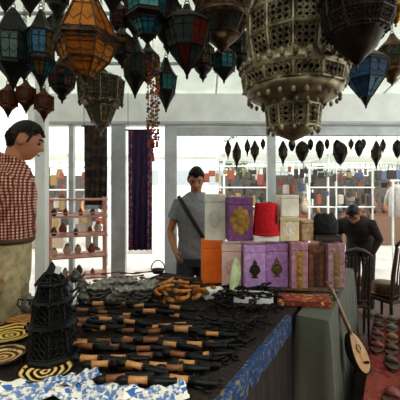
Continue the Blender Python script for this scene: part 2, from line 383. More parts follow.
# ---------------------------------------------------------------- people
def ss(a,b,x): x=max(0,min(1,(x-a)/(b-a))); return x*x*(3-2*x)
def hp(x,y,z,full=True):
    X=.071*x; Y=.093*y; Z=.114*z
    if z<0: X*=1-.20*z*z-.05*(-z)
    if z<0 and y>0: Y*=1-.42*(-z)
    if full and y<0:
        g=lambda cx,cz,sx,sz: exp(-((x-cx)/sx)**2-((z-cz)/sz)**2)
        t=max(0,min(1,(.2-z)/.42))
        n=.028*t*exp(-(x/.2)**2)*(1-ss(-.24,-.36,z) if z<-.24 else 1)
        if z<-.36:n=0
        Y-=n
        Y+=.010*(g(.4,.04,.2,.1)+g(-.4,.04,.2,.1))
        Y-=.005*g(0,.2,.6,.1)+.008*g(0,-.5,.3,.1)+.013*g(0,-.84,.4,.2)
        Y-=.004*(g(.5,-.2,.2,.15)+g(-.5,-.2,.2,.15))
    return V(X,Y,Z)
def head_mb(m,HM,nu=56,nv=44):
    rings=[]
    for i in range(nv+1):
        ph=pi*i/nv; z=-cos(ph); r=max(sin(ph),.01)
        rings.append([HM@hp(r*cos(2*pi*k/nu),r*sin(2*pi*k/nu),z) for k in range(nu)])
    m.loftr(rings)
def hairline(x,y):
    if y<-.62: return .50-.06*cos(x*6)
    if y<-.38: return .46-.16*ss(-.62,-.38,y)
    if y<-.20: return .28-.36*ss(-.38,-.30,y)*(1-ss(-.26,-.20,y))-.02
    if y<.22: return .27
    return .27-.75*ss(.22,.5,y)
def hair_mb(HM,nu=88,nv=64,strands=420):
    m=MB(); rings=[]; rr=random.Random(3)
    for i in range(nv+1):
        ph=pi*i/nv; z=-cos(ph); r=max(sin(ph),.01); ring=[]
        for k in range(nu):
            x,y=r*cos(2*pi*k/nu),r*sin(2*pi*k/nu)
            e=z-(hairline(x,y)+rr.uniform(-.03,.03))
            s=.955+.062*ss(-.04,.05,e)+.045*ss(.03,.45,e)+rr.uniform(-.004,.006)*(e>0)
            ring.append(HM@(hp(x,y,z,False)*s+V(0,-.002*(y<0),.002)))
        rings.append(ring)
    m.loftr(rings)
    c=0
    while c<strands:
        z=rr.uniform(-.55,1); a=rr.uniform(0,2*pi); r=(1-z*z)**.5; x,y=r*cos(a),r*sin(a)
        if z<hairline(x,y)+.02: continue
        k_=1.03+.03*ss(.1,.5,z-hairline(x,y))
        b=hp(x,y,z,False)*k_; t=b+b.normalized()*rr.uniform(.001,.005)+(V(rr.uniform(-.006,.006),-rr.uniform(.006,.014),rr.uniform(-.008,.001)) if z>.4 else V(0,rr.uniform(0,.006),-rr.uniform(.006,.012)))
        m.tube([HM@b,HM@t],[.0032,.001],4); c+=1
    return m
def remeshed(m,name,mt,parent,voxel,it=4):
    o=m.build(name,mt,parent,True)
    r=o.modifiers.new('r','REMESH'); r.mode='VOXEL'; r.voxel_size=voxel; r.use_smooth_shade=True
    if it: s=o.modifiers.new('s','SMOOTH'); s.iterations=it; s.factor=.5
    dg=bpy.context.evaluated_depsgraph_get(); me=bpy.data.meshes.new_from_object(o.evaluated_get(dg)); o.modifiers.clear(); o.data=me
    me.materials.clear(); me.materials.append(mt)
    for p in me.polygons:p.use_smooth=True
    return o
def hand(m,w,d,nrm,side,curl=.5,s=.94):
    d=Vector(d).normalized(); nrm=Vector(nrm); nrm=(nrm-d*nrm.dot(d)).normalized(); lat=d.cross(nrm)*side
    w=Vector(w); q=lambda a,b,c: w+d*a*s+lat*b*s+nrm*c*s
    m.tube([q(-.02,0,0),q(.02,0,0),q(.055,0,0),q(.09,0,.002)],[(.018,.025),(.016,.031),(.015,.039),(.012,.038)],10,ref=nrm)
    for b,L in((-.030,.058),(-.010,.072),(.011,.078),(.031,.070)):
        p=q(.083,b,.002); pts=[p]; a=curl*.5
        for f in(.45,.32,.25):
            dd=d*cos(a)+nrm*sin(a); p=p+dd*L*f*s; pts.append(p); a+=curl
        m.tube(pts,[.0095,.009,.0082,.0065],8)
    m.tube([q(.02,.028,.002),q(.045,.05,.012),q(.07,.058,.022),q(.09,.058,.032)],[.013,.011,.0095,.007],8)
TOR=[(.88,.145,.105),(.97,.155,.110),(1.08,.142,.098),(1.2,.150,.103),(1.35,.170,.113),(1.44,.162,.098),(1.5,.112,.075),(1.545,.056,.054)]
def person(label,loc,rz,H=1.78,lean=0,head=(0,0),elb=None,wri=None,hdir=None,shirt=None,pants=None,sleeve=.55,skin=SKIN,hair=HAIR,voxel=.008,belly=0,belt=None,collar=None,strap=None,group=None,curl=.45,longsleeve=False,waist=.92,strands=420,loose=0):
    s=H/1.8; root=thing('person',label,'person',loc,rz,group); root.scale=(s,s,s)
    def bend(p):
        a=lean*ss(.86,1.2,p.z); c=V(0,0,.95); q=p-c; ca,sa=cos(a),sin(a)
        return c+V(q.x,q.y*ca-q.z*sa,q.y*sa+q.z*ca)
    def bm_(m,i0=0):
        for i in range(i0,len(m.v)): m.v[i]=bend(m.v[i])
    HC=V(0,-.025,1.685)
    HM=Matrix.Translation(HC-V(0,-.01,.1))@Matrix.Rotation(head[1],4,'Z')@Matrix.Rotation(head[0],4,'X')@Matrix.Translation(V(0,-.01,.1))
    elb=elb or [V(-.25,.04,1.17),V(.25,.04,1.17)]; wri=wri or [V(-.26,-.06,.93),V(.26,-.06,.93)]
    sh=[V(-.162,0,1.44),V(.162,0,1.44)]
    def torso(m,g,z0=0,z1=9,wr=0):
        rg=[]
        T_=[t for t in TOR if z0<t[0]<=z1]
        if z0>.5:
            for a,b in zip(TOR,TOR[1:]):
                if a[0]<=z0<b[0]:
                    f=(z0-a[0])/(b[0]-a[0]); T_=[(z0,a[1]+(b[1]-a[1])*f,a[2]+(b[2]-a[2])*f)]+T_
        if wr:
            T2=[]
            for a,b in zip(T_,T_[1:]):
                for q in range(4): f=q/4; T2.append(tuple(a[i]+(b[i]-a[i])*f for i in range(3)))
            T_=T2+[T_[-1]]
        for z,rx,ry in T_:
            by=belly*exp(-((z-1.12)/.13)**2)
            rg.append([V((rx+g+wr*sin(z*70+t*3)*.5)*cos(t),(ry+g+by*max(0,-sin(t))+wr*sin(z*55+4*t))*sin(t),z) for t in [2*pi*k/36 for k in range(36)]])
        m.loftr(rg)
    m=MB(); torso(m,0)
    m.tube([V(0,.012,1.46),V(0,.004,1.56),V(0,-.012,1.63)],[.056,.052,.053],14)
    for i,sd in enumerate((-1,1)):
        m.tube([sh[i]+V(-sd*.05,0,0),sh[i],sh[i].lerp(elb[i],.35),elb[i],elb[i].lerp(wri[i],.3),wri[i]],[.046,.048,.043,.034,.035,.023],12)
        dd=(hdir[i] if hdir else (wri[i]-elb[i])); hand(m,wri[i],dd,V(-sd,0,0) if not hdir else V(0,0,-1),(-1 if sd>0 else 1),curl)
    head_mb(m,HM)
    for sd in(-1,1): 
        m2=MB(); m2.ell((sd*.075,.010,-.006),(.011,.021,.034),10,8); m.add([HM@Vector(v) for v in m2.v],m2.f)
    bm_(m)
    for sd in(-1,1):
        m.tube([V(sd*.09,0,.93),V(sd*.095,0,.75),V(sd*.1,-.01,.5),V(sd*.1,.01,.36),V(sd*.105,.02,.09)],[.08,.078,.056,.055,.036],12)
        m.tube([V(sd*.105,.04,.05),V(sd*.11,-.04,.045),V(sd*.115,-.13,.03)],[.035,.036,.025],10)
    remeshed(m,'body',skin,root,voxel,3 if voxel<.009 else 4)
    def hpart(mm,name,mt): 
        for i in range(len(mm.v)): mm.v[i]=bend(mm.v[i])
        return mm.build(name,mt,root,True)
    hpart(hair_mb(HM,strands=strands),'hair',hair)
    for sd in(-1,1):
        c=hp(sd*.40,-.915,.04); mm=MB(); mm.M=HM; mm.ell(c+V(0,.005,0),(.013,.009,.0065),10,6); e=hpart(mm,'eye',mat('c8c0b8','b0a8a0',.3))
        mm=MB(); mm.M=HM; mm.ell(c+V(0,-.003,0),(.006,.003,.0055),8,6); hpart(mm,'iris',mat('20140e','100a08',.3)).parent=e
        mm=MB(); mm.M=HM; mm.tube([hp(sd*x_,-(1-x_*x_)**.5,.22)+V(0,-.001,.002+(.004 if x_==.4 else 0)) for x_ in(.15,.4,.65)],[.003,.005,.003],6); hpart(mm,'eyebrow',hair)
    mm=MB(); mm.M=HM; mm.tube([V(x_,-.094-.008*(1-abs(x_)/.026)+.004,-.058) for x_ in(-.026,-.012,0,.012,.026)],[.002,.0045,.005,.0045,.002],6); hpart(mm,'mouth',mat('8c5446','78443a',.5))
    m=MB(); torso(m,.018+loose,waist,9,.004 if voxel<.009 else 0)
    for i,sd in enumerate((-1,1)):
        e=elb[i]; q=sh[i].lerp(e,sleeve)
        if longsleeve: m.tube([sh[i]+V(-sd*.06,0,.0),sh[i],e,e.lerp(wri[i],.92)],[.060,.065,.052,.038],14)
        else: m.tube([sh[i]+V(-sd*.06,0,.0),sh[i],sh[i].lerp(e,sleeve*.6),q],[.058,.062,.062,.068],14)
    bm_(m); remeshed(m,'shirt',shirt,root,voxel*1.1,3)
    m=MB(); rg=[]
    for z,g in((.84,.0),(.9,.008),(.97,.008),(max(1.0,waist+.03),-.006 if waist>1 else .008)):
        rg.append([V((.155+g)*cos(t),(.110+g+belly*.7*ss(.9,1.08,z)*max(0,-sin(t)))*sin(t),z) for t in [2*pi*k/24 for k in range(24)]])
    m.loftr(rg)
    for sd in(-1,1): m.tube([V(sd*.085,0,.93),V(sd*.095,0,.75),V(sd*.1,-.01,.5),V(sd*.1,.01,.3),V(sd*.105,.015,.07)],[.092,.09,.074,.07,.065],16)
    bm_(m); remeshed(m,'trousers',pants,root,voxel*1.3,5)
    for sd in(-1,1):
        m=MB(); m.tube([V(sd*.105,.075,.04),V(sd*.105,.04,.048),V(sd*.11,-.05,.045),V(sd*.115,-.12,.035),V(sd*.117,-.165,.028)],[(.03,.028),(.048,.04),(.045,.045),(.034,.045),(.022,.025)],14,ref=(0,0,1)); m.build('shoe',mat('2c2420'),root,True)
    if belt:
        m=MB(); m.tube([V(.160*cos(t),(.115+belly*.8*max(0,-sin(t)))*sin(t),waist+.002) for t in [2*pi*k/28 for k in range(28)]],[(.018,.009)]*28,8,ref=(0,0,1),closed=True); bm_(m); m.build('belt',belt,root,True)
    if collar:
        m=MB(); m.tube([V(.068*cos(t),.008+.066*sin(t),1.555+.022*sin(t)) for t in [2*pi*k/20 for k in range(20)]],[(.026,.007)]*20,8,ref=(0,0,1),closed=True); bm_(m); m.build('collar',collar,root,True)
    if strap:
        pts=[];rf=[]
        for k_ in range(36):
            f=2*pi*k_/36; z=1.27+.24*cos(f); x=-.145*cos(f)-.02; pts.append(V(x,-.145*sin(f)*(1 if z<1.45 else .85),z)); rf.append(V(x*.5,-sin(f),.1))
        m=MB(); m.tube(pts,[(.004,.017)]*36,8,ref=rf,closed=True); bm_(m); m.build('strap',strap,root,True)
        m=MB(); m.rbox((.205,.02,1.0),(.06,.2,.17),.02); bm_(m); m.build('bag',strap,root,True)
    return root
person('man in a red brown plaid shirt and beige trousers standing in profile at far left',(xpx(6,2.02),2.04,0),radians(104),1.88,lean=.05,head=(.26,.14),
  elb=[V(-.25,.13,1.20),V(.22,.12,1.2)],wri=[V(-.25,.04,.97),V(.22,.06,.95)],shirt=plaid(),pants=mat('bcae88','988a66',.85,0,30),belly=.015,belt=mat('5a3c28'),collar=plaid(),voxel=.0065,waist=1.11,strands=1100,sleeve=.55)
person('man in a grey t-shirt with a bag strap, looking down behind the table',(xpx(195,2.98),3.02,0),radians(8),1.67,lean=.12,head=(.36,-.15),
  elb=[V(-.24,-.0,1.18),V(.24,-.0,1.18)],wri=[V(-.2,-.2,1.02),V(.2,-.2,1.02)],shirt=mat('8e9294','7a7e82',.9,0,40),pants=mat('4a4e58','3a3e46',.9),strap=mat('2c2624','1c1816'),voxel=.0065,skin=mat('b07c5a','94664a',.55,0,12,.05),strands=1100)
person('dark haired person bending low just right of the stacked boxes, behind the slatted chairs',(1.90,4.03,0),radians(-32),1.62,lean=1.0,head=(-.15,0),elb=[V(-.24,-.10,1.22),V(.24,-.10,1.22)],wri=[V(-.16,-.30,1.18),V(.16,-.30,1.18)],shirt=mat('3a302c','282120',.9),pants=mat('2a2a30'),longsleeve=True,voxel=.009,skin=mat('a87454','8c5e44'),strands=600)
# ---------------------------------------------------------------- tables
U=V(.49,.872,0).normalized(); W=V(.872,-.49,0).normalized(); R0=V(.07,1.085,0); ROT=math.atan2(W.y,W.x)
def st(s,t,z=0): return R0+U*s+W*t+V(0,0,z)
def cloth(m,cs,z,drop,amp=.018,fold=.11):
    per=[]; nc=len(cs)
    for i in range(nc):
        a,b=V(*cs[i],0),V(*cs[(i+1)%nc],0); L=(b-a).length; n=max(2,int(L/.02))
        nr=(b-a).normalized(); nr=V(nr.y,-nr.x,0)
        for k_ in range(n):
            p=a.lerp(b,k_/n); nn=nr
            if k_==0: pn=(a-V(*cs[i-1],0)).normalized(); pn=V(pn.y,-pn.x,0); nn=(nr+pn).normalized()*1.3
            per.append((p,nn,L*k_/n+i*.37))
    rings=[]
    for j in range(13):
        f=j/12; r=[]
        for p,nn,l in per:
            a=amp*f**.8*(sin(2*pi*l/fold+.6*f)+.6*sin(2*pi*l/(fold*.61)+1-.8*f)+.3*sin(2*pi*l/(fold*2.3)))+(.02+amp*.8)*f+.006*min(1,f*8)
            r.append(p+nn*a+V(0,0,z-drop*f-(.004 if j else 0)))
        rings.append(r)
    m.loftr(rings,False)
    n=len(per); m.add([p+V(0,0,z) for p,_,_ in per],[tuple(range(n))])
def rect(x0,x1,y0,y1): return [(x0,y0),(x1,y0),(x1,y1),(x0,y1)]
t=thing('market_table','long trestle table hidden under the dark cloth in front','table',R0,ROT)
MB().rbox((-.565,.265,TZ-.02),(1.12,2.02,.032),.004).build('table_top',WOOD,t)
for x in(-1.07,-.06):
    for y in(-.69,1.22): MB().box((x,y,(TZ-.036)/2),(.045,.045,TZ-.036)).build('leg',WOOD,t)
def clothobj(name,label,mt,cs,z,drop,**k_):
    m=MB(); cloth(m,cs,z,drop,**k_); o=m.build(name,mt,None,True); o.location=R0; o.rotation_euler=(0,0,ROT); return tag(o,label,'tablecloth')
clothobj('tablecloth','dark brown cloth under the daggers and plates on the near table',weave(['201915','2b1f19','1b1613','33241d'],40,4,'Y'),rect(-1.135,.003,-.76,1.285),TZ,.62,amp=.008)
tb=thing('market_table','table under the grey cloth carrying the stacked boxes','table',R0,ROT)
MB().rbox((-.31,1.75,TZ-.02),(.96,.86,.032),.004).build('table_top',WOOD,tb)
MB().rbox((.105,1.1,TZ-.02),(.14,.43,.032),.004).build('table_extension',WOOD,tb)
for x,y in((-.73,1.37),(.11,1.37),(-.73,2.1),(.11,2.1),(.12,.95)): MB().box((x,y,(TZ-.036)/2),(.045,.045,TZ-.036)).build('leg',WOOD,tb)
def greym():
    s=NT('grey_cloth'); nz=s.noise(260,2); col=s.ramp(nz,[(.2,'53544c'),(.8,'66675c')]); return s.fin(col,.95,0,nz,.15)
clothobj('tablecloth','plain grey green cloth hanging in folds below the stacked boxes',greym(),[(.03,.86),(.19,.86),(.19,2.19),(-.8,2.19),(-.8,1.31),(.03,1.31)],TZ,.70,amp=.015,fold=.12)
m=MB(); rows=[]
for (t_,z) in((-.02,TZ+.003),(-.01,TZ+.003),(.003,TZ+.003),(.010,TZ-.003),(.012,TZ-.03),(.013,TZ-.055),(.014,TZ-.08)):
    rows.append([V(t_+(.003*sin(s_*50) if z<TZ-.02 else 0),s_,z) for s_ in [-.5+i*.025 for i in range(54)]])
nn=len(rows[0]); m.add([p for r in rows for p in r],[(i*nn+j,i*nn+j+1,(i+1)*nn+j+1,(i+1)*nn+j) for i in range(len(rows)-1) for j in range(nn-1)])
def runm():
    s=NT('runner'); a=s.ramp(s.vor(80,'Color'),[(.2,'182746'),(.42,'26466e'),(.62,'8c763c'),(.7,'1c3058'),(.85,'68788a')],True)
    b=s.ramp(s.wave(14,'Y',3),[(.5,'1e3456'),(.8,'30507a')])
    return s.fin(s.mix(.4,a,b),.9)
run=m.build('table_runner',runm(),None,False); run.location=R0; run.rotation_euler=(0,0,ROT)
tag(run,'narrow blue and gold patterned runner along the right edge of the near table','runner')
# low bench with slippers
BZ=.36
bn=thing('display_bench','low bench under the red cloth','bench',R0,ROT)
MB().rbox((.86,1.44,BZ-.02),(1.0,1.78,.03),.004).build('bench_top',WOOD,bn)
for x in(.42,1.3):
    for y in(.62,2.26): MB().box((x,y,(BZ-.036)/2),(.05,.05,BZ-.036)).build('leg',WOOD,bn)
clothobj('bench_cloth','dark red patterned cloth under the slippers on the low bench',weave(['7c1a1a','341412','942620','4c1212','804030'],26,5),rect(.345,1.38,.54,2.34),BZ,.30,amp=.008)
def slipper_proto(c,label):
    t=thing('slipper',label,'slipper',(0,0,0),0,'slippers on the low bench'); t.scale=(.92,.92,.92)
    def outl(z,g): 
        o=[]
        for k_ in range(28):
            a=2*pi*k_/28; y=.125*sin(a); w=.042*(1-.25*ss(.0,-.12,y) )*(1-.75*ss(.07,.125,y)); o.append(V((w+g)*cos(a),y*(1+g*6),z))
        return o
    MB().loftr([outl(0,.0),outl(.003,.003),outl(.010,.003),outl(.012,.001)]).build('sole',mat('4a3426'),t,False)
    m=MB(); rg=[]
    for i in range(9):
        y=-.01+i*.0155; f=i/8; w=.041*(1-.8*ss(.5,1.05,f)); h=.024*(1-.7*f)
        rg.append([V(w*cos(a),y,.0125+h*max(0,sin(a))) for a in [pi*k_/12 for k_ in range(13)]])
    m.loftr(rg,True); m.build('upper',c,t,True)
    m=MB(); rg=[]
    for i in range(9):
        a=pi+pi*i/8; p=V(.036*cos(a),-.05+.068*sin(a),.012); 
        rg.append([p,p*1+V(.004*cos(a),.004*sin(a),.010),p+V(.0*cos(a),0,.011),p-V(.003*cos(a),.003*sin(a),0)])
    m.loftr(rg); m.build('heel_fold',c,t,True)
    return t
cols=[('olive brown leather',mat('665c3e','463e2a',.5)),('dark brown leather',mat('4a2e20','2e1c12',.5)),('tan leather',mat('8c5e34','684628',.5)),('grey green leather',mat('666a5c','484c40',.5)),('dark red leather',mat('742622','521a18',.5))]
protos=[slipper_proto(mt,nm+' babouche slipper set out in a row on the red bench cloth') for nm,mt in cols]
used=[0]*5
for r in range(9):
    for c in range(11):
        x=.385+c*.09+R.uniform(-.003,.003); y=.66+r*.2+R.uniform(-.004,.004)
        if (c==0 and 1.0<y<1.5) or (c==1 and 1.1<y<1.35) or y>2.3: continue
        ci=[1,3,0,4,1,2,0,4,1][(r*5+c*2+c//3)%9]
        p=st(y,x,BZ+.002); rz=ROT+R.uniform(-.1,.1)
        if not used[ci]: protos[ci].location=p; protos[ci].rotation_euler=(0,0,rz); used[ci]=1
        else: copy_tree(protos[ci],p,rz)
# ---------------------------------------------------------------- boxes
GOLD=mat('c09850','84642c',.5,.3)
def deco(x0,x1,y0,y1,d,depth,colr,label,orn=None,z0=None,name='decorated_box',rz=0):
    X0,X1=xpx(x0,d),xpx(x1,d); zt=zpy(y0,d); zb=zpy(y1,d) if z0 is None else z0
    w=X1-X0; h=zt-zb
    t=thing(name,label,'box',((X0+X1)/2,d+depth/2,zb),rz,'boxes stacked on the grey cloth table')
    mt=colr if not isinstance(colr,str) else mat(colr,None,.6,0,9,.15)
    MB().rbox((0,0,h*.41),(w-.004,depth,h*.82),.006).build('box_body',mt,t)
    MB().rbox((0,0,h*.91),(w-.002,depth+.002,h*.178),.006).build('lid',mt,t)
    if orn:
        m=MB(); y=-depth/2-.001; c=V(0,y,h*.46); s=w*(orn[2] if len(orn)>2 else .33)
        if orn[0]=='medal':
            for k_ in range(8):
                a=pi*k_/4; m.ell(c+V(cos(a)*s*.62,0,sin(a)*s*.9),(s*.3,.003,s*.42),8,6)
            m.ell(c,(s*.42,.005,s*.6),10,6); m.torus(c,s*.95,.0025,'Y',18,5)
        elif orn[0]=='vase':
            pts=[(0,-1.5),(.5,-1.45),(.2,-1.1),(.75,-.4),(.6,.3),(.22,.75),(.3,1.0),(.08,1.25),(0,1.6)]
            P2=[V(c.x+a*s,y,c.z+b*s*.85) for a,b in pts]+[V(c.x-a*s,y,c.z+b*s*.85) for a,b in reversed(pts[1:-1])]
            m.slab(P2,(0,-1,0),.005)
            for b in(-.9,.0,.6): m.ell(c+V(0,-.004,b*s*.85),(s*.25,.004,s*.14),8,5)
        elif orn[0]=='band':
            m.box(V(0,y,h*.41),(w*.34,.003,h*.8))
            for k_ in range(6): m.ell(V(0,y-.002,h*(.08+.13*k_)),(w*.12,.003,w*.12),8,5)
        m.build('ornament',orn[1],t)
    return t
D1=2.33
deco(243,265.5,245.5,288,D1-.02,.15,mottle('c8a0d0','b08cbc','d8b8dc'),'lavender box with a dark vase emblem, lower row under the red fez',('vase',mat('4a4232','2e2820',.4,.4)),TZ,rz=.05)
deco(266,289,244,288,D1+.01,.15,mottle('bc8cc0','a074a8','d0a8d0'),'purple box with a gold and black vase emblem, right of the lavender one',('vase',mat('8c7a48','4c4024',.4,.4)),TZ,rz=-.06)
deco(290,308,242.5,288,D1-.03,.15,mottle('bc8894','9c6a74','d4a8ae'),'mauve box with a vertical gold band in the lower row',('band',GOLD),TZ,rz=.07)
deco(309,325.5,246,288,D1+.02,.15,mottle('84543a','60392a','9c6e50'),'brown box with a vertical dark band in the lower row',('band',mat('5c3c24','34221a')),TZ,rz=-.05)
deco(326.5,345,243.5,288,D1-.01,.15,mottle('ac8492','886254','c2a2ac'),'rosy purple box with a gold band at the right end of the lower row',('band',mat('94784a','6c5430')),TZ,rz=.09)
deco(222,242.5,244.5,286,D1+.03,.15,'f0ccc0','pale pink box at the lower row, between the orange and lavender ones',('medal',mat('d8b4aa','c4988e')),TZ,rz=-.06)
deco(201.5,221.5,241,282,D1+.1,.15,'ff8028','bright orange box at the left end of the lower row',None,TZ,rz=.09)
L1=max(TZ+(zpy(242.5,D1-.03)-TZ)+.002,zpy(244,D1+.01)+.001)
Lb=zpy(241,D1+.1)+.001
deco(205,226.5,194,240,D1+.11,.13,'f4f0e0','tall white box standing on the orange one',('medal',mat('dcd8c8','c8c4b4')),Lb,rz=-.07)
deco(227,253,197,243,D1+.015,.12,mottle('885684','704474','9a6896'),'purple box with a large gold medallion left of the fez',('medal',GOLD,.42),L1,rz=.06)
deco(253.5,280,236,244,D1-.01,.14,'fcf8ec','flat white box under the red fez',None,L1,rz=-.02)
deco(280.5,300,217,244,D1+.01,.13,'f6e6bc','cream box carrying a smaller white box, right of the fez',('medal',mat('fcf4e0','e4d8c4')),L1,rz=-.08)
deco(279.5,299,195,217,D1+.02,.11,'fcf6e4','small white box at the very top right of the fez',None,zpy(217,D1+.01)+.001,rz=.12)
deco(301,313.5,220,244,D1+.03,.12,mottle('c4a480','9c7e60','d4b896'),'small beige box right of the cream one, upper row',None,L1,rz=.08)
deco(315,343,235.5,244,D1+.01,.12,'4a3834','flat dark brown box on top of the right boxes',None,L1,rz=-.04)
bk=thing('handbag','black handbag standing on the flat dark brown box','bag',(xpx(325,D1+.07),D1+.07,zpy(235.5,D1+.01)+.001),.15)
BLK=mat('1a1718','0e0c0d',.85)
m=MB(); m.loftr([[V(w_*cos(a),dd_*sin(a),z_+.01*sin(3*a)*(z_>.1)) for a in [2*pi*q/20 for q in range(20)]] for w_,dd_,z_ in((.085,.045,0),(.098,.052,.02),(.096,.048,.08),(.08,.03,.12),(.055,.012,.14))]); m.build('bag_body',BLK,bk,True)
MB().tube([(-.05,-.01,.125),(-.045,-.04,.09),(0,-.056,.06),(.045,-.04,.09),(.05,-.01,.125)],.005,6).build('handle',mat('2c2826'),bk,True)
fz=thing('fez','red felt fez standing on a flat white box','hat',(xpx(266,D1+.06),D1+.06,zpy(236,D1-.01)+.001))
s_=2.39/F
MB().lathe([(13.2*s_,0),(13.4*s_,.006),(10.8*s_,.215),(10.2*s_,.222),(.002,.223)],28).build('crown',mat('d81c26','b01422',.85,0,60),fz,True)
MB().torus((0,0,.014),13.2*s_,.004).build('band',mat('d83838'),fz)
m=MB(); m.tube([(0,0,.222),(0,0,.230),(.03,-.04,.226),(.055,-.056,.2),(.062,-.064,.15)],.003,6); m.lathe([(.010,0.08),(.009,.14),(.003,.155)],8,c=(.062,-.066,0)); m.build('tassel',mat('7a1018'),fz)
# things on grey table front
zz=TZ+.001
def at(px,py,z=zz): return T(px,py,z)
t=thing('cardboard_box','small white box lying left of the white tray','box',at(213,297),.3)
MB().rbox((0,0,.022),(.13,.09,.044),.003).build('box_body',WHITE,t); MB().rbox((0,0,.048),(.132,.092,.008),.002).build('lid',WHITE,t)
t=thing('tray','white tray of small trinkets beside the red inlaid box','tray',at(254,300),ROT+.3)
MB().rbox((0,0,.004),(.23,.15,.008),.003).build('tray_base',WHITE,t)
for c,sz in(((0,-.073,.020),(.23,.005,.032)),((0,.073,.020),(.23,.005,.032)),((-.113,0,.020),(.005,.15,.032)),((.113,0,.020),(.005,.15,.032))): MB().box(c,sz).build('rim',WHITE,t)
for i in range(10):
    p=t.location+Matrix.Rotation(ROT+.3,3,'Z')@V(-.085+.042*(i%5),-.03+.06*(i//5),.009)
    o=MB().torus((0,0,.004),.012,.004,'Z',12,6).build('trinket_ring',[SILV,BRASS,RED,IRON][i%4]); o.location=p
    tag(o,'small ring trinket lying in the white tray','trinket','trinkets in the white tray')
ib=thing('inlaid_box','thin flat red wooden box with pale inlay near the table corner','box',at(303,303),ROT+.35)
def inl():
    s=NT('inlay'); a=s.ramp(s.vor(55,'Color'),[(.3,'8c3c2a'),(.5,'b06a40'),(.62,'d0ac78'),(.7,'7c3022')],True)
    return s.fin(a,.4)
INL=inl()
MB().rbox((0,0,.011),(.30,.14,.022),.004).build('box_body',INL,ib); MB().rbox((0,0,.028),(.304,.144,.011),.003).build('lid',INL,ib); MB().rbox((0,-.073,.021),(.02,.004,.014),.001).build('clasp',BRASS,ib)
t=thing('leaf_dish','pale green leaf shaped dish propped upright before the pink box','dish',at(231,295),.4)
m=MB(); rg=[]
for i in range(13):
    f=i/12; w=.036*sin(pi*min(1,f*.97+.02))**.8+.003; c=V(.06*f+.01*sin(f*3),.05*f,.23*f)
    rg.append([c+V(w*cos(a),-.3*w*abs(cos(a))+.004*sin(a),0) for a in [2*pi*k_/14 for k_ in range(14)]])
m.loftr(rg); m.build('blade',mat('c4ce9c','8c9c64',.5,0,20),t,True)
MB().tube([V(.06*f+.01*sin(f*3),.05*f-.006,.23*f) for f in(0,.25,.5,.75,.98)],[.005,.004,.003,.002,.001],6).build('midrib',mat('e0e4cc'),t)
t=thing('wooden_flute','long brown wooden flute lying behind the red inlaid box','flute',at(300,292)+V(0,0,.012),ROT+.42)
m=MB(); m.tube([(-.24,0,0),(-.1,0,0),(.1,0,0),(.24,0,0)],[.008,.010,.010,.012],12); m.build('pipe',WOOD,t,True)
for i in range(5): MB().torus((-.1+i*.06,0,.009),.004,.0012,'Z',8,4).build('hole_ring',DARK,t)
# ---------------------------------------------------------------- lute
A=V(.975,1.97,BZ+.03); B_=V(.785,2.09,.90); ax=(B_-A).normalized()
lt=thing('lute','long necked wooden lute leaning on the grey cloth beside the slippers','lute',A)
side=ax.cross(V(.75,-1,.2)).normalized(); fr_=side.cross(ax).normalized()
if fr_.y>0: fr_=-fr_
def L(a,b,c): return ax*a+side*b+fr_*c
NN=24; LW=.066
def lo(z,sc): return [L(.12+ .115*sc*cos(a)*(1.05), LW*sc*sin(a)*(1-.25*cos(a)), z) for a in [2*pi*k_/NN for k_ in range(NN)]]
MB().loftr([lo(-.07,.25),lo(-.062,.6),lo(-.04,.88),lo(-.015,.99),lo(.0,1.0)]).build('bowl',DWOOD,lt,True)
MB().loftr([lo(.0005,1.0),lo(.004,.985)]).build('soundboard',mat('c09462','a47a46',.5,0,30),lt)
mm=MB(); mm.tube([L(.12+ .115*cos(a)*1.05,LW*sin(a)*(1-.25*cos(a)),.002) for a in [2*pi*k_/NN for k_ in range(NN)]],.006,6,ref=tuple(fr_),closed=True); mm.build('edge_binding',DARK,lt)
mm=MB(); mm.tube([L(.14+.02*cos(a),.02*sin(a),.0045) for a in [2*pi*k_/14 for k_ in range(14)]],.003,6,ref=tuple(fr_),closed=True); mm.build('sound_hole',DARK,lt)
MB().tube([L(.22,0,-.004),L(.44,0,-.004),L(.51,0,-.006),L(.55,0,-.02)],[(.010,.014),(.009,.012),(.009,.013),(.006,.010)],10,ref=fr_).build('neck',mat('845c34','604022',.5,0,20),lt,True)
for b in(-.006,0,.006): MB().tube([L(.06,b,.01),L(.50,b*.8,.008)],.0008,4).build('string',mat('d8d0c0'),lt)
for a in(.47,.50,.53): MB().tube([L(a,-.028,-.01),L(a,.028,-.01)],[.004,.004],6).build('tuning_peg',DARK,lt)
MB().box(L(.06,0,.006),(.05,.01,.012)).build('bridge',DARK,lt)
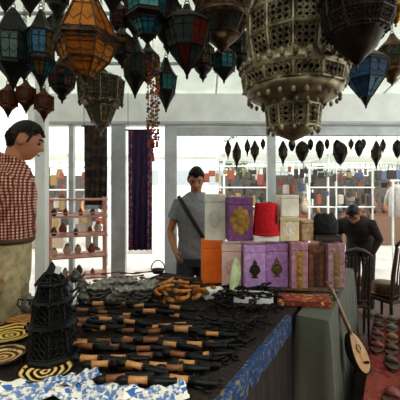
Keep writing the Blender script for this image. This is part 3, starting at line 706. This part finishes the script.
# ---------------------------------------------------------------- goods on near table
lantern('table_lantern','black tiered openwork iron lantern standing on the near table',52,1.36,
 [(262,1,'m'),(268,4,'m'),(273,7,'o'),(280,13,'m'),(283,15,'m'),(285,12,'o'),(297,16,'m'),(300,20,'m'),(303,17,'o'),(320,19,'m'),(323,24,'m'),(326,20,'o'),(350,24,'m'),(353,27,'m'),(357.6,27)],8,metal=IRON,liner='1a1a1c',chain=False,standing=True,beads=[(283,15,12,2),(301,20,14,2),(324,24,16,2)])
t=thing('price_tag','little white paper tag on the black iron lantern top','tag',P(58,268,1.31)); MB().box((0,0,-.008),(.022,.001,.028),Matrix.Rotation(.3,3,'Y')).build('paper',WHITE,t); MB().tube([(0,0,.003),(0,.004,.02)],.0006,4).build('string',WHITE,t)
def plate(px,py,r,mt,label,dz=0):
    t=thing('plate',label,'plate',at(px,py)+V(0,0,.002+dz),R.random()*3)
    MB().lathe([(r*.55,0),(r*.6,0),(r*.85,.006),(r,.015),(r*.99,.017),(r*.83,.009),(r*.58,.004),(.001,.0035)],40).build('dish',mt,t,True)
    MB().torus((0,0,.0165),r*.997,.0022,'Z',40,6).build('rim',mat('241a10','140e08',.3),t)
    return t
plate(10,336,.115,platem('18140e','d8a42c','e0c878'),'yellow and black painted plate at the left edge of the table')
plate(46,373,.095,platem('1c1610','cc9830','dccfa0'),'yellow patterned plate in front of the black iron lantern')
plate(2,364,.085,platem('241c14','b87c30','d0bc88'),'brown and yellow painted plate at the left edge, nearest the camera',.02)
def dagger(label,hc):
    t=thing('dagger',label,'dagger',(0,0,0),0,'daggers in rows on the near table')
    MB().tube([(.0,0,.019),(.03,0,.019),(.075,0,.017),(.100,.002,.016),(.110,.003,.016),(.116,.003,.015)],[(.018,.021),(.016,.019),(.014,.016),(.013,.014),(.016,.017),(.010,.010)],10,ref=(0,0,1)).build('sheath',IRON,t,True)
    MB().tube([(-.09,0,.020),(-.045,0,.020),(-.005,0,.020)],[.0165,.0145,.0165],12).build('handle',hc,t,True)
    MB().lathe([(.017,-.006),(.020,0),(.017,.006)],12).build('guard',DARK,t,True).matrix_local=Matrix.Translation((-.002,0,.021))@Matrix.Rotation(pi/2,4,'Y')
    MB().ell((-.114,0,.020),(.032,.019,.018),12,8).build('pommel',IRON,t,True)
    return t
dg=[dagger('dark sheathed dagger with a pale tan wooden handle in the rows on the near table',mat('c8945c','9a6e42',.5,0,30)),dagger('dark sheathed dagger with a brown wooden handle in the rows on the near table',mat('8c5a36','643e22',.5,0,30))]
i=0
for li_,(y,x0,x1,stp) in enumerate([(312,92,170,24),(317,80,182,25),(322,84,192,26),(327,76,202,26),(332,84,208,27),(337,76,214,28),(343,84,220,28),(349,78,222,29),(355,88,224,31),(362,82,222,32),(370,92,220,34),(379,98,212,36),(389,112,204,38)]):
    x=x0+R.uniform(0,14)
    while x<x1:
        p=at(x+R.uniform(-4,4),y+R.uniform(-2.5,2.5)); rz=-.10+R.uniform(-.3,.3); p.z+=R.choice([0,.01,.022,.034])
        rot=(R.uniform(-.5,.5),R.uniform(-.08,.08),rz); sc=R.uniform(.66,.8)
        if i<2: dg[i].location=p; dg[i].rotation_euler=rot; dg[i].scale=(sc,)*3
        else: copy_tree(dg[0 if R.random()<.6 else 1],p,rot,scale=sc)
        i+=1; x+=stp*R.uniform(.75,1.1)
def scal(mt,label):
    t=thing('scalloped_dish',label,'dish',(0,0,0),0,'grey scalloped dishes in a heap')
    m=MB(); rg=[]
    for r,z in((.012,0),(.03,.001),(.05,.012),(.062,.024),(.060,.026),(.047,.015),(.03,.005),(.003,.004)):
        rg.append([V(r*(1+.12*abs(sin(a*4))*(r/.06))*cos(a)*1.25,r*(1+.12*abs(sin(a*4))*(r/.06))*sin(a),z+.006*(r/.06)**2*sin(a*8)) for a in [2*pi*k_/40 for k_ in range(40)]])
    m.loftr(rg); m.build('dish',mt,t,True); MB().torus((0,0,.007),.018,.002).build('ring_foot',mt,t)
    return t
GM=mat('a09c92','54504a',.5,.2,40)
sd=scal(GM,'grey scalloped metal dish in the heap behind the daggers')
n=0
for lay in range(4):
    for (x,y) in [(95,302),(118,303),(140,301),(100,294),(122,294),(143,292),(108,287),(130,287)][:8-lay]:
        p=at(x+R.uniform(-2,2)+lay*2,y+R.uniform(-1,1)-lay*0); p.z+=lay*.022; rz=R.random()*3
        rot=(R.uniform(-.06,.06),R.uniform(-.06,.06),rz)
        if n==0: sd.location=p; sd.rotation_euler=rot
        else: copy_tree(sd,p,rot,scale=.92)
        n+=1
def horn(label):
    t=thing('curved_horn',label,'horn',(0,0,0),0,'amber horns in a heap')
    pts=[V(.055*cos(a),.055*sin(a),.016+.01*k_/8) for k_,a in enumerate([pi*.1+pi*1.1*q/8 for q in range(9)])]
    MB().tube(pts[:7],[.017,.0165,.016,.014,.012,.010,.008],10).build('horn_body',mat('cc8840','74461c',.35,0,30),t,True)
    MB().tube(pts[6:],[.0082,.006,.002],10).build('horn_tip',IRON,t,True)
    MB().torus(pts[0],.016,.003,'Y').build('collar',BRASS,t)
    return t
hn=horn('amber coloured curved horn with a black tip heaped behind the iron hooks')
n=0
for lay in range(3):
    for x,y in((158,303),(176,304),(194,302),(164,295),(184,295),(202,297),(152,296),(172,288),(190,289))[:9-lay*2]:
        p=at(x+lay*3+R.uniform(-3,3),y+R.uniform(-1,1)); p.z+=lay*.028; rz=(R.uniform(-.5,.5),R.uniform(-.4,.4),R.random()*6)
        p.z+=.012
        if n==0: hn.location=p; hn.rotation_euler=rz
        else: copy_tree(hn,p,rz,scale=.88)
        n+=1
def spoon():
    t=thing('wooden_spoon','carved brown wooden spoon among the small goods behind the daggers','spoon',(0,0,0),0,'wooden spoons on the near table')
    MB().lathe([(.004,0),(.016,.004),(.022,.013),(.020,.014),(.012,.006),(.001,.004)],14,sx=1.3).build('spoon_bowl',mat('8c5a34','643c20'),t,True)
    MB().tube([(.024,0,.010),(.07,0,.010),(.12,0,.012)],[.005,.0045,.007],8).build('handle',WOOD,t,True); return t
sp=spoon(); n=0
for x,y in((150,289),(168,283),(186,283),(203,289),(214,305),(160,279),(178,279),(146,299),(222,296),(92,314),(100,310),(150,310),(166,311),(96,282),(112,279),(128,278),(142,279),(104,275),(122,274),(138,274)):
    p=at(x,y); rz=R.uniform(-1.2,.6)
    if n==0: sp.location=p; sp.rotation_euler=(0,0,rz)
    else: copy_tree(sp,p,rz)
    n+=1
def hook():
    t=thing('iron_hook','wrought iron hook with a ring in the black heap on the near table','hook',(0,0,0),0,'wrought iron hooks in a heap')
    MB().tube([(-.06,0,.008),(-.02,.004,.012),(.03,-.003,.012),(.06,.0,.01),(.075,.02,.01),(.065,.038,.009),(.05,.035,.008)],[.007,.008,.008,.007,.006,.004,.003],8).build('shaft',IRON,t,True)
    MB().torus((-.08,0,.008),.017,.005,'Z',14,6).build('ring',IRON,t,True)
    MB().box((-.01,0,.018),(.03,.024,.012)).build('plate',mat('3a3636','201c1c',.5,.6),t)
    return t
hk=hook(); n=0
for lay in range(4):
    c_=0
    while c_<(54,46,34,22)[lay]:
        s__=R.uniform(.0,1.18); t__=R.uniform(-.44,-.09)
        if s__<.45: t__=R.uniform(-.24,-.08)
        c_+=1
        if lay>1 and s__<.5: continue
        p=st(s__,t__,zz+lay*.015)
        rz=(R.uniform(-.2,.2),0,R.random()*6.28)
        if n==0: hk.location=p; hk.rotation_euler=rz
        else: copy_tree(hk,p,rz,scale=R.uniform(.6,.88))
        n+=1
t=thing('basket','small dark basket with a tall arched handle at the back of the table','basket',at(158,273))
MB().lathe([(.04,0),(.055,.03),(.05,.03),(.036,.006),(.001,.005)],18).build('basket_body',DWOOD,t); MB().tube([V(.055*cos(a),0,.028+.075*sin(a)) for a in [pi*q/12 for q in range(13)]],.004,6).build('handle',IRON,t)
def pot():
    t=thing('teapot','small silver teapot at the left back of the near table','teapot',(0,0,0),0,'silver teapots behind the black lantern')
    PM=mat('7c7a74','3a3834',.35,.6)
    MB().lathe([(.028,0),(.03,.006),(.045,.03),(.046,.05),(.03,.075),(.022,.08)],20).build('pot_body',PM,t,True)
    MB().lathe([(.024,.08),(.018,.092),(.006,.1),(.007,.108),(.001,.114)],16).build('lid',PM,t,True)
    MB().tube([(.04,0,.035),(.065,0,.05),(.08,0,.082)],[.010,.007,.004],8).build('spout',PM,t,True)
    MB().tube([(-.03,0,.075),(-.06,0,.08),(-.07,0,.05),(-.043,0,.025)],.004,6).build('handle',IRON,t,True)
    return t
tp=pot(); n=0
for x,y in((30,314),(48,300),(66,297),(82,292),(58,286),(75,282),(84,304),(64,308)):
    p=at(x,y)
    if n==0: tp.location=p
    else: copy_tree(tp,p,R.uniform(-2,2),scale=R.uniform(.9,1.1))
    n+=1
t=thing('slatted_tray','tan slatted wooden tray beside the left edge of the table','tray',at(26,322),ROT+.1)
for i in range(5): MB().box((0,-.05+i*.025,.012),(.16,.016,.008)).build('slat',TAN,t)
for x in(-.07,.07): MB().box((x,0,.004),(.014,.13,.008)).build('batten',WOOD,t)
NP=paper()
for i,(x,y,w,h,rz,l) in enumerate([(30,395,.26,.12,.15,'crumpled printed sheet in white, blue and gold at the near left corner of the table'),(96,399,.24,.12,-.2,'crumpled printed sheet nearest the camera, under the last dagger row'),(156,403,.2,.10,.2,'crumpled printed sheet at the near right of the table, beside the runner'),(80,386,.13,.07,.5,'small printed sheet between the painted plate and the daggers')]):
    m=MB(); N=20; vs=[];ph=R.random()*9
    for a in range(N+1):
        for b in range(N+1):
            u,v=a/N-.5,b/N-.5; z=.008+.005*sin(u*19+ph+3*sin(v*11))+.005*sin(v*23+ph)*cos(u*15)+R.uniform(-.0012,.0012)+.006*abs(u*v)*8; vs.append((u*w,v*h,z+.005))
    m.add(vs,[(a*(N+1)+b,(a+1)*(N+1)+b,(a+1)*(N+1)+b+1,a*(N+1)+b+1) for a in range(N) for b in range(N)])
    o=m.build('printed_sheet',NP); o.location=at(x,y)+V(0,0,.001+i*.004); o.rotation_euler=(0,0,rz); tag(o,l,'newspaper')
# ---------------------------------------------------------------- rack behind left
rk=thing('display_rack','pale pinkish wooden display rack behind the man in plaid','rack',(xpx(76,3.25),3.3,0),.35)
PINK=mat('dca896','c08c7a',.5,0,12)
for x in(-.25,.25):
    for y in(-.13,.13): MB().box((x,y,.69),(.02,.02,1.38)).build('post',PINK,rk)
RZ=[.62,.82,1.02,1.2,1.36]
for z in RZ+[.2]: MB().rbox((0,0,z),(.54,.3,.016),.003).build('shelf',PINK,rk)
for z in RZ[:4]: MB().box((0,-.14,z+.035),(.5,.006,.012)).build('guard_rail',PINK,rk)
def jar(mt,label,g='little pots on the rack'):
    t=thing('little_pot',label,'pot',(0,0,0),0,g)
    MB().lathe([(.018,0),(.03,.02),(.032,.04),(.02,.06),(.022,.066)],14).build('pot_body',mt,t,True); MB().lathe([(.02,.066),(.012,.078),(.004,.082),(.001,.09)],12).build('lid',BRASS,t,True); return t
js=[jar(mat(c),n_+' little lidded pot on the display rack') for c,n_ in(('8a4c3c','red'),('d0c4b4','white'),('4c4440','dark'),('a8744c','ochre'))]
n=0
for z in RZ[:4]:
    x=-.21
    while x<.2:
        p=rk.location+Matrix.Rotation(.35,3,'Z')@V(x,R.uniform(-.09,.08),z+.009); sc=R.uniform(.6,1.3)
        if n<4: js[n].location=p; js[n].scale=(sc,)*3
        else: copy_tree(js[R.randrange(4)],p,scale=sc)
        n+=1; x+=R.uniform(.07,.14)
def hang(name,label,px0,px1,y0,y1,d,mt,cat='textile'):
    X0,X1=xpx(px0,d),xpx(px1,d); z0,z1=zpy(y1,d),zpy(y0,d); w=X1-X0;h=z1-z0
    t=thing(name,label,cat,((X0+X1)/2,d,z0)); m=MB(); N=24; rws=[]
    for j in range(9):
        rws.append([V(-w/2+w*i/N,.018*sin(i*1.1+.3*j)*(.3+j/9),h-h*j/8) for i in range(N+1)])
    vs=[p for r in rws for p in r]+[p+V(0,.004,0) for r in rws for p in r]; K=N+1; o=9*K
    fs=[(j*K+i,j*K+i+1,(j+1)*K+i+1,(j+1)*K+i) for j in range(8) for i in range(N)]
    m.add(vs,fs+[tuple(o+q for q in f) for f in fs]); m.build('cloth',mt,t,True)
    m=MB()
    for i in range(N+1): m.tube([(-w/2+w*i/N,0,0),(-w/2+w*i/N,0,-.05)],.003,4)
    m.build('fringe',mat('3c2c28'),t)
    MB().tube([(-w/2-.03,0,h),(w/2+.03,0,h)],.01,8).build('rail',DWOOD,t)
    for x in(-w/2,w/2): MB().tube([(x,0,h),(x,0,max(h+.01,roofz(d)-z0-.07))],.003,4).build('cord',DARK,t)
    return t
def purple():
    s=NT('purple_hanging'); sx=s.n('ShaderNodeSeparateXYZ'); s.l(s.obj,sx.inputs[0])
    ab=s.n('ShaderNodeMath',operation='ABSOLUTE'); s.l(sx.outputs[0],ab.inputs[0])
    edge=s.ramp(ab.outputs[0],[(0,(0,0,0)),(.09,(1,1,1)),(.11,(.25,.25,.25)),(.125,(1,1,1))],True)
    base=s.ramp(s.noise(14,4),[(.35,'2a1b38'),(.7,'432b54')]); dec=s.ramp(s.vor(55,'Color'),[(.3,'703450'),(.5,'967868'),(.7,'46346c')],True)
    return s.fin(s.mix(edge,base,dec),.9)
hang('wall_hanging','long dark purple hanging with a decorated edge between the grey posts',128,152,130,250,4.15,purple())
hang('wall_hanging','dark brown patterned shawl hanging above the display rack',84,107,126,205,4.05,weave(['221e1e','362c2a','282624','544236'],10,6))
# ---------------------------------------------------------------- chairs
def chair(label,loc,rz,sc=.85):
    t=thing('wooden_chair',label,'chair',loc,rz,'dark wooden chairs at right'); t.scale=(sc*.82,sc*.9,sc)
    MB().rbox((0,0,.45),(.42,.42,.03),.01).build('seat',DWOOD,t)
    for x in(-.18,.18): MB().tube([(x,-.18,.44),(x,-.19,0)],[.02,.016],8).build('leg',DWOOD,t)
    for x in(-.19,.19): MB().tube([(x,.2,0),(x,.19,.45),(x,.21,.75),(x*.97,.26,1.08)],[.017,.02,.02,.016],8).build('leg',DWOOD,t)
    for i in range(7):
        x=-.15+i*.05; MB().tube([(x,.2,.5),(x,.212,.75),(x,.255,1.04)],[(.006,.016)]*3,8,ref=(0,1,0)).build('back_slat',DWOOD,t)
    MB().tube([(-.2,.255,1.06),(-.1,.267,1.11),(0,.27,1.13),(.1,.267,1.11),(.2,.255,1.06)],[.018,.024,.026,.024,.018],10).build('top_rail',DWOOD,t,True)
    MB().tube([(-.19,.2,.52),(.19,.2,.52)],.014,8).build('lower_rail',DWOOD,t)
    return t
CP=[(1.46,3.32,175,.80),(1.84,3.36,205,.88),(2.24,3.30,150,.84),(2.66,3.34,185,.90)]
for (x,y,a,sc),l in zip(CP,('lowest dark slatted chair, nearest the stacked boxes','dark slatted chair, second from the stacked boxes','dark slatted chair, third from the stacked boxes','dark slatted chair farthest right, at the edge of view')):
    chair(l,(x,y,0),radians(a),sc)
def drum(mt,label):
    t=thing('hand_drum',label,'drum',(0,0,0),0,'round hand drums at right')
    MB().lathe([(.11,0),(.12,.02),(.12,.10),(.11,.12)],24).build('shell',mt,t,True)
    MB().lathe([(.112,.1205),(.110,.124),(.001,.124)],24).build('skin',mat('7a6a4c','5c4e38'),t,True)
    MB().torus((0,0,.02),.121,.005,'Z',24,5).build('hoop',BRASS,t); return t
dr=[drum(DWOOD,'dark shelled hand drum resting on a slatted chair'),drum(mat('64382a','402618'),'reddish shelled hand drum resting on a slatted chair')]
n=0
for (x,y,a,sc),c_ in zip(CP,(2,1,2,1)):
    for q in range(c_):
        p=V(x,y+.02,.466*sc+.002+q*.127)
        if n<2: dr[n].location=p
        else: copy_tree(dr[R.randrange(2)],p)
        n+=1
# ---------------------------------------------------------------- outside
def stall(x,y,w,c,label,h=2.35):
    t=thing('market_stall',label,'stall',(x,y,0),0,'stalls across the square')
    for sx in(-w/2,w/2):
        for sy_ in(-1,1): MB().tube([(sx,sy_,0),(sx,sy_,h)],.03,8).build('post',ALU,t)
    m=MB(); m.loftr([[V(-w/2-.1,-1.1,h),V(w/2+.1,-1.1,h),V(w/2+.1,1.1,h),V(-w/2-.1,1.1,h)],[V(-w/2-.1,-1.1,h+.2),V(w/2+.1,-1.1,h+.2),V(w/2+.1,1.1,h+.2),V(-w/2-.1,1.1,h+.2)],[V(-.05,-.05,h+1),V(.05,-.05,h+1),V(.05,.05,h+1),V(-.05,.05,h+1)]]); m.build('canopy',CANVAS,t)
    MB().rbox((0,-.7,.8),(w-.2,.7,.05)).build('counter',WOOD,t); MB().box((0,-1.06,.4),(w-.2,.02,.76)).build('counter_cloth',mat(c),t)
    MB().box((0,.95,1.0),(w-.1,.02,1.8)).build('back_cloth',mat('847a74','645c56'),t)
    MB().tube([(-w/2,-.9,2.15),(w/2,-.9,2.15)],.015,6).build('rail',ALU,t)
    return t
def bag(c,label):
    t=thing('hanging_bag',label,'bag',(0,0,0),0,'bags and garments hanging at the far stalls')
    MB().rbox((0,0,.16),(.24,.08,.3),.03).build('bag_body',mat(c),t); MB().tube([(-.08,0,.3),(-.04,0,.5),(.04,0,.5),(.08,0,.3)],.008,6).build('strap',DARK,t); return t
bgs=[bag(c,n_+' bag hanging at a far stall') for c,n_ in(('8c4a3c','dull red'),('4e5a74','grey blue'),('8c7448','ochre'),('383432','charcoal'),('aaa498','pale'),('545c48','grey green'))]
n=0
for x,y,w,c,l in((1.9,9.5,2.6,'7c5048','white canopy stall with a red counter seen behind the fez'),(5.0,10.0,2.8,'6c5444','white canopy stall with a brown counter seen at right through the opening'),(-4.6,9.5,2.6,'8a7a68','white canopy stall with a beige counter seen left of the rack'),(8.6,12,2.8,'988868','white canopy stall with a tan counter at the far right'),(3.4,14,2.6,'7c6c6c','white canopy stall with a mauve counter, farthest behind the others'),(6.6,14.5,2.6,'6c7c6c','white canopy stall with a green counter between the far ones')):
    stall(x,y,w,c,l)
    for lvl,zt in((0,2.13),(1,1.75),(2,1.35)):
        if lvl and y>12.5: continue
        q=-w/2+.18
        while q<w/2-.13:
            sx_,sz_=R.uniform(.3,.9),R.uniform(.3,1.0); p=V(x+q,y-.9+.35*lvl,zt-.5*sz_)
            if n<6: bgs[n].location=p; bgs[n].scale=(sx_,sx_,sz_)
            else: copy_tree(bgs[R.choice([0,1,2,3,3,3,4,5])],p,R.uniform(-1,1),scale=(sx_,sx_,sz_))
            n+=1; q+=R.uniform(.12,.28)
    q=-w/2+.2
    while q<w/2-.15 and y<12.5:
        sc=R.uniform(.6,1.5)
        o=MB().lathe([(.05*sc,0),(.08*sc,.1*sc),(.07*sc,.2*sc),(.03*sc,.26*sc),(.04*sc,.3*sc)],12).build('vase',mat(R.choice(['8a5a44','5a6a70','a89c88','6c504c','907850'])),None,True); o.location=(x+q,y-.75,.826); tag(o,'vase standing on the counter of a far stall','vase','vases at the far stalls'); q+=R.uniform(.25,.36)
def rail(label,x,y,w,zs,choices,cnt):
    gr=thing('garment_rail',label,'rail',(x,y,0))
    for xx in(-w/2,w/2): MB().tube([(xx,0,0),(xx,0,zs[0])],.02,8).build('upright',ALU,gr)
    for z in zs: MB().tube([(-w/2-.05,0,z),(w/2+.05,0,z)],.016,8).build('cross_bar',ALU,gr)
    for z in zs:
        for i in range(cnt):
            if R.random()<.15: continue
            sx_,sz_=R.uniform(.25,.75),R.uniform(.3,.8); copy_tree(bgs[R.choice(choices)],(x-w/2+.1+i*(w-.2)/(cnt-1)+R.uniform(-.05,.05),y,z-.015-.5*sz_),R.uniform(-1,1),scale=(sx_,sx_,sz_))
rail('metal rail of hanging bags behind the man in grey',.75,7.2,1.5,(1.95,1.5,1.1),[0,2,2,3,3,5],10)
rail('metal rail of hanging bags seen through the left bay, beyond the rack',-2.45,6.6,1.3,(1.9,1.45,1.0),[0,2,3,4],7)
rail('metal rail of dark hanging bags in the right part of the opening',2.9,7.0,1.3,(1.9,1.5,1.1),[0,1,3,3,2,4],9)
gr=thing('garment_rail','metal rail of pale shirts near the right edge of the opening','rail',(3.95,6.3,0),.1)
for x in(-.4,.4): MB().tube([(x,0,0),(x,0,1.62)],.02,8).build('upright',ALU,gr)
MB().tube([(-.45,0,1.62),(.45,0,1.62)],.018,8).build('cross_bar',ALU,gr)
def shirt_(c,label):
    t=thing('hanging_shirt',label,'shirt',(0,0,0),0,'shirts on the right rail')
    m=MB(); m.loftr([[V(.03*cos(a)*1,.20*sin(a),0) for a in [2*pi*q/16 for q in range(16)]],[V(.03*cos(a),.19*sin(a),.35) for a in [2*pi*q/16 for q in range(16)]],[V(.03*cos(a),.2*sin(a),.52) for a in [2*pi*q/16 for q in range(16)]],[V(.015*cos(a),.06*sin(a),.6) for a in [2*pi*q/16 for q in range(16)]]])
    for s_ in(-1,1): m.tube([(0,s_*.17,.5),(0,s_*.25,.36),(0,s_*.27,.24)],[.03,.03,.028],8)
    m.build('shirt_body',mat(c),t,True); MB().tube([(0,0,.58),(0,0,.66),(0,.02,.675)],.004,5).build('hanger',DARK,t); return t
hs=[shirt_('c8c4bc','white shirt hanging on the right rail'),shirt_('6c7884','blue grey shirt hanging on the right rail'),shirt_('9c8870','beige shirt hanging on the right rail')]
for i in range(6):
    p=V(3.95,6.3,.955)+Matrix.Rotation(.1,3,'Z')@V(-.33+i*.13,0,0)
    if i<3: hs[i].location=p; hs[i].rotation_euler=(0,0,.2)
    else: copy_tree(hs[i%3],p,.2+R.uniform(-.1,.1))
fp=person('person in a red top walking in the square',(2.9,12.2,0),2.6,1.72,shirt=mat('8a4844'),pants=mat('4c5058'),voxel=.014,strands=60)
for (x,y,rz,h,c1,c2,l) in((3.6,12.0,.4,.97,'c8c4bc','5a6470','person in a white top standing in the square beside the one in red'),(-2.6,8.2,.8,.98,'6c747c','5a544c','person seen beyond the rack at left'),(4.9,12.3,1.9,.96,'3c3c40','46464c','person in a black top between the far stalls')):
    copy_tree(fp,(x,y,0),rz,label=l,scale=h*fp.scale[0],swap={'shirt':mat(c1),'trousers':mat(c2)})
t=thing('building','long pale building far across the square','building',(6,34,0))
MB().box((0,0,2.2),(30,6,4.4)).build('wall',mat('e4e6e4','d8dad8',.9,0,2),t); MB().box((0,0,4.53),(30.6,6.6,.25)).build('roof',mat('d0d2d0'),t)
for i in range(10): MB().box((-13.5+i*3,-3.035,2.6),(1.4,.06,1.3)).build('window',mat('a4aeb4','8c969c',.3),t)
def tree(label,x,y,h,rs):
    t=thing('tree',label,'tree',(x,y,0),0,'trees across the square'); MB().tube([(0,0,0),(.1,0,h*.4),(0,.1,h*.75)],[.22,.16,.06],8).build('trunk',WOOD,t)
    rr=random.Random(rs); m=MB()
    for i in range(900):
        a,b=rr.uniform(0,2*pi),rr.uniform(-1,1); r=rr.uniform(.3,1)**.5; c=V(cos(a)*(1-b*b)**.5*h*.24*r,sin(a)*(1-b*b)**.5*h*.24*r,h*.72+b*h*.28*r)
        u=V(rr.uniform(-1,1),rr.uniform(-1,1),rr.uniform(-1,1)).normalized()*.14; v=u.orthogonal().normalized()*.07
        m.add([c-u,c+v,c+u,c-v],[(0,1,2,3)])
    m.build('crown',mat('7a8a6a','5c6c50',.8),t,norm=False)
tree('leafy tree far behind the stalls, left of the door post',2.6,24,5.4,1); tree('leafy tree at the far right of the square',10.5,27,4.8,2)
# ---------------------------------------------------------------- light & camera
w=bpy.data.worlds.new('w'); SC.world=w; w.use_nodes=True; nt=w.node_tree; bg=nt.nodes['Background']
tc=nt.nodes.new('ShaderNodeTexCoord'); nz=nt.nodes.new('ShaderNodeTexNoise'); nz.inputs['Scale'].default_value=2; rp=nt.nodes.new('ShaderNodeValToRGB')
rp.color_ramp.elements[0].color=(.97,1,.99,1); rp.color_ramp.elements[1].color=(1,.995,.95,1)
nt.links.new(tc.outputs['Generated'],nz.inputs['Vector']); nt.links.new(nz.outputs['Fac'],rp.inputs['Fac']); nt.links.new(rp.outputs[0],bg.inputs[0]); bg.inputs[1].default_value=1.9
sl=bpy.data.lights.new('sun','SUN'); sl.energy=2.8; sl.angle=.2; sl.color=(1,.93,.78); so=bpy.data.objects.new('sun',sl); COL.objects.link(so); so.rotation_euler=(radians(38),radians(18),0)
cam=bpy.data.cameras.new('camera'); cam.lens=36*F/400; cam.sensor_width=36; cam.shift_y=-10/400; cam.clip_start=.02; cam.clip_end=200
co=bpy.data.objects.new('camera',cam); COL.objects.link(co); co.location=(0,0,CZ); co.rotation_euler=(pi/2,0,0); SC.camera=co
SC.view_settings.view_transform='Standard'
try: SC.view_settings.look='Medium High Contrast'
except Exception: SC.view_settings.look='None'
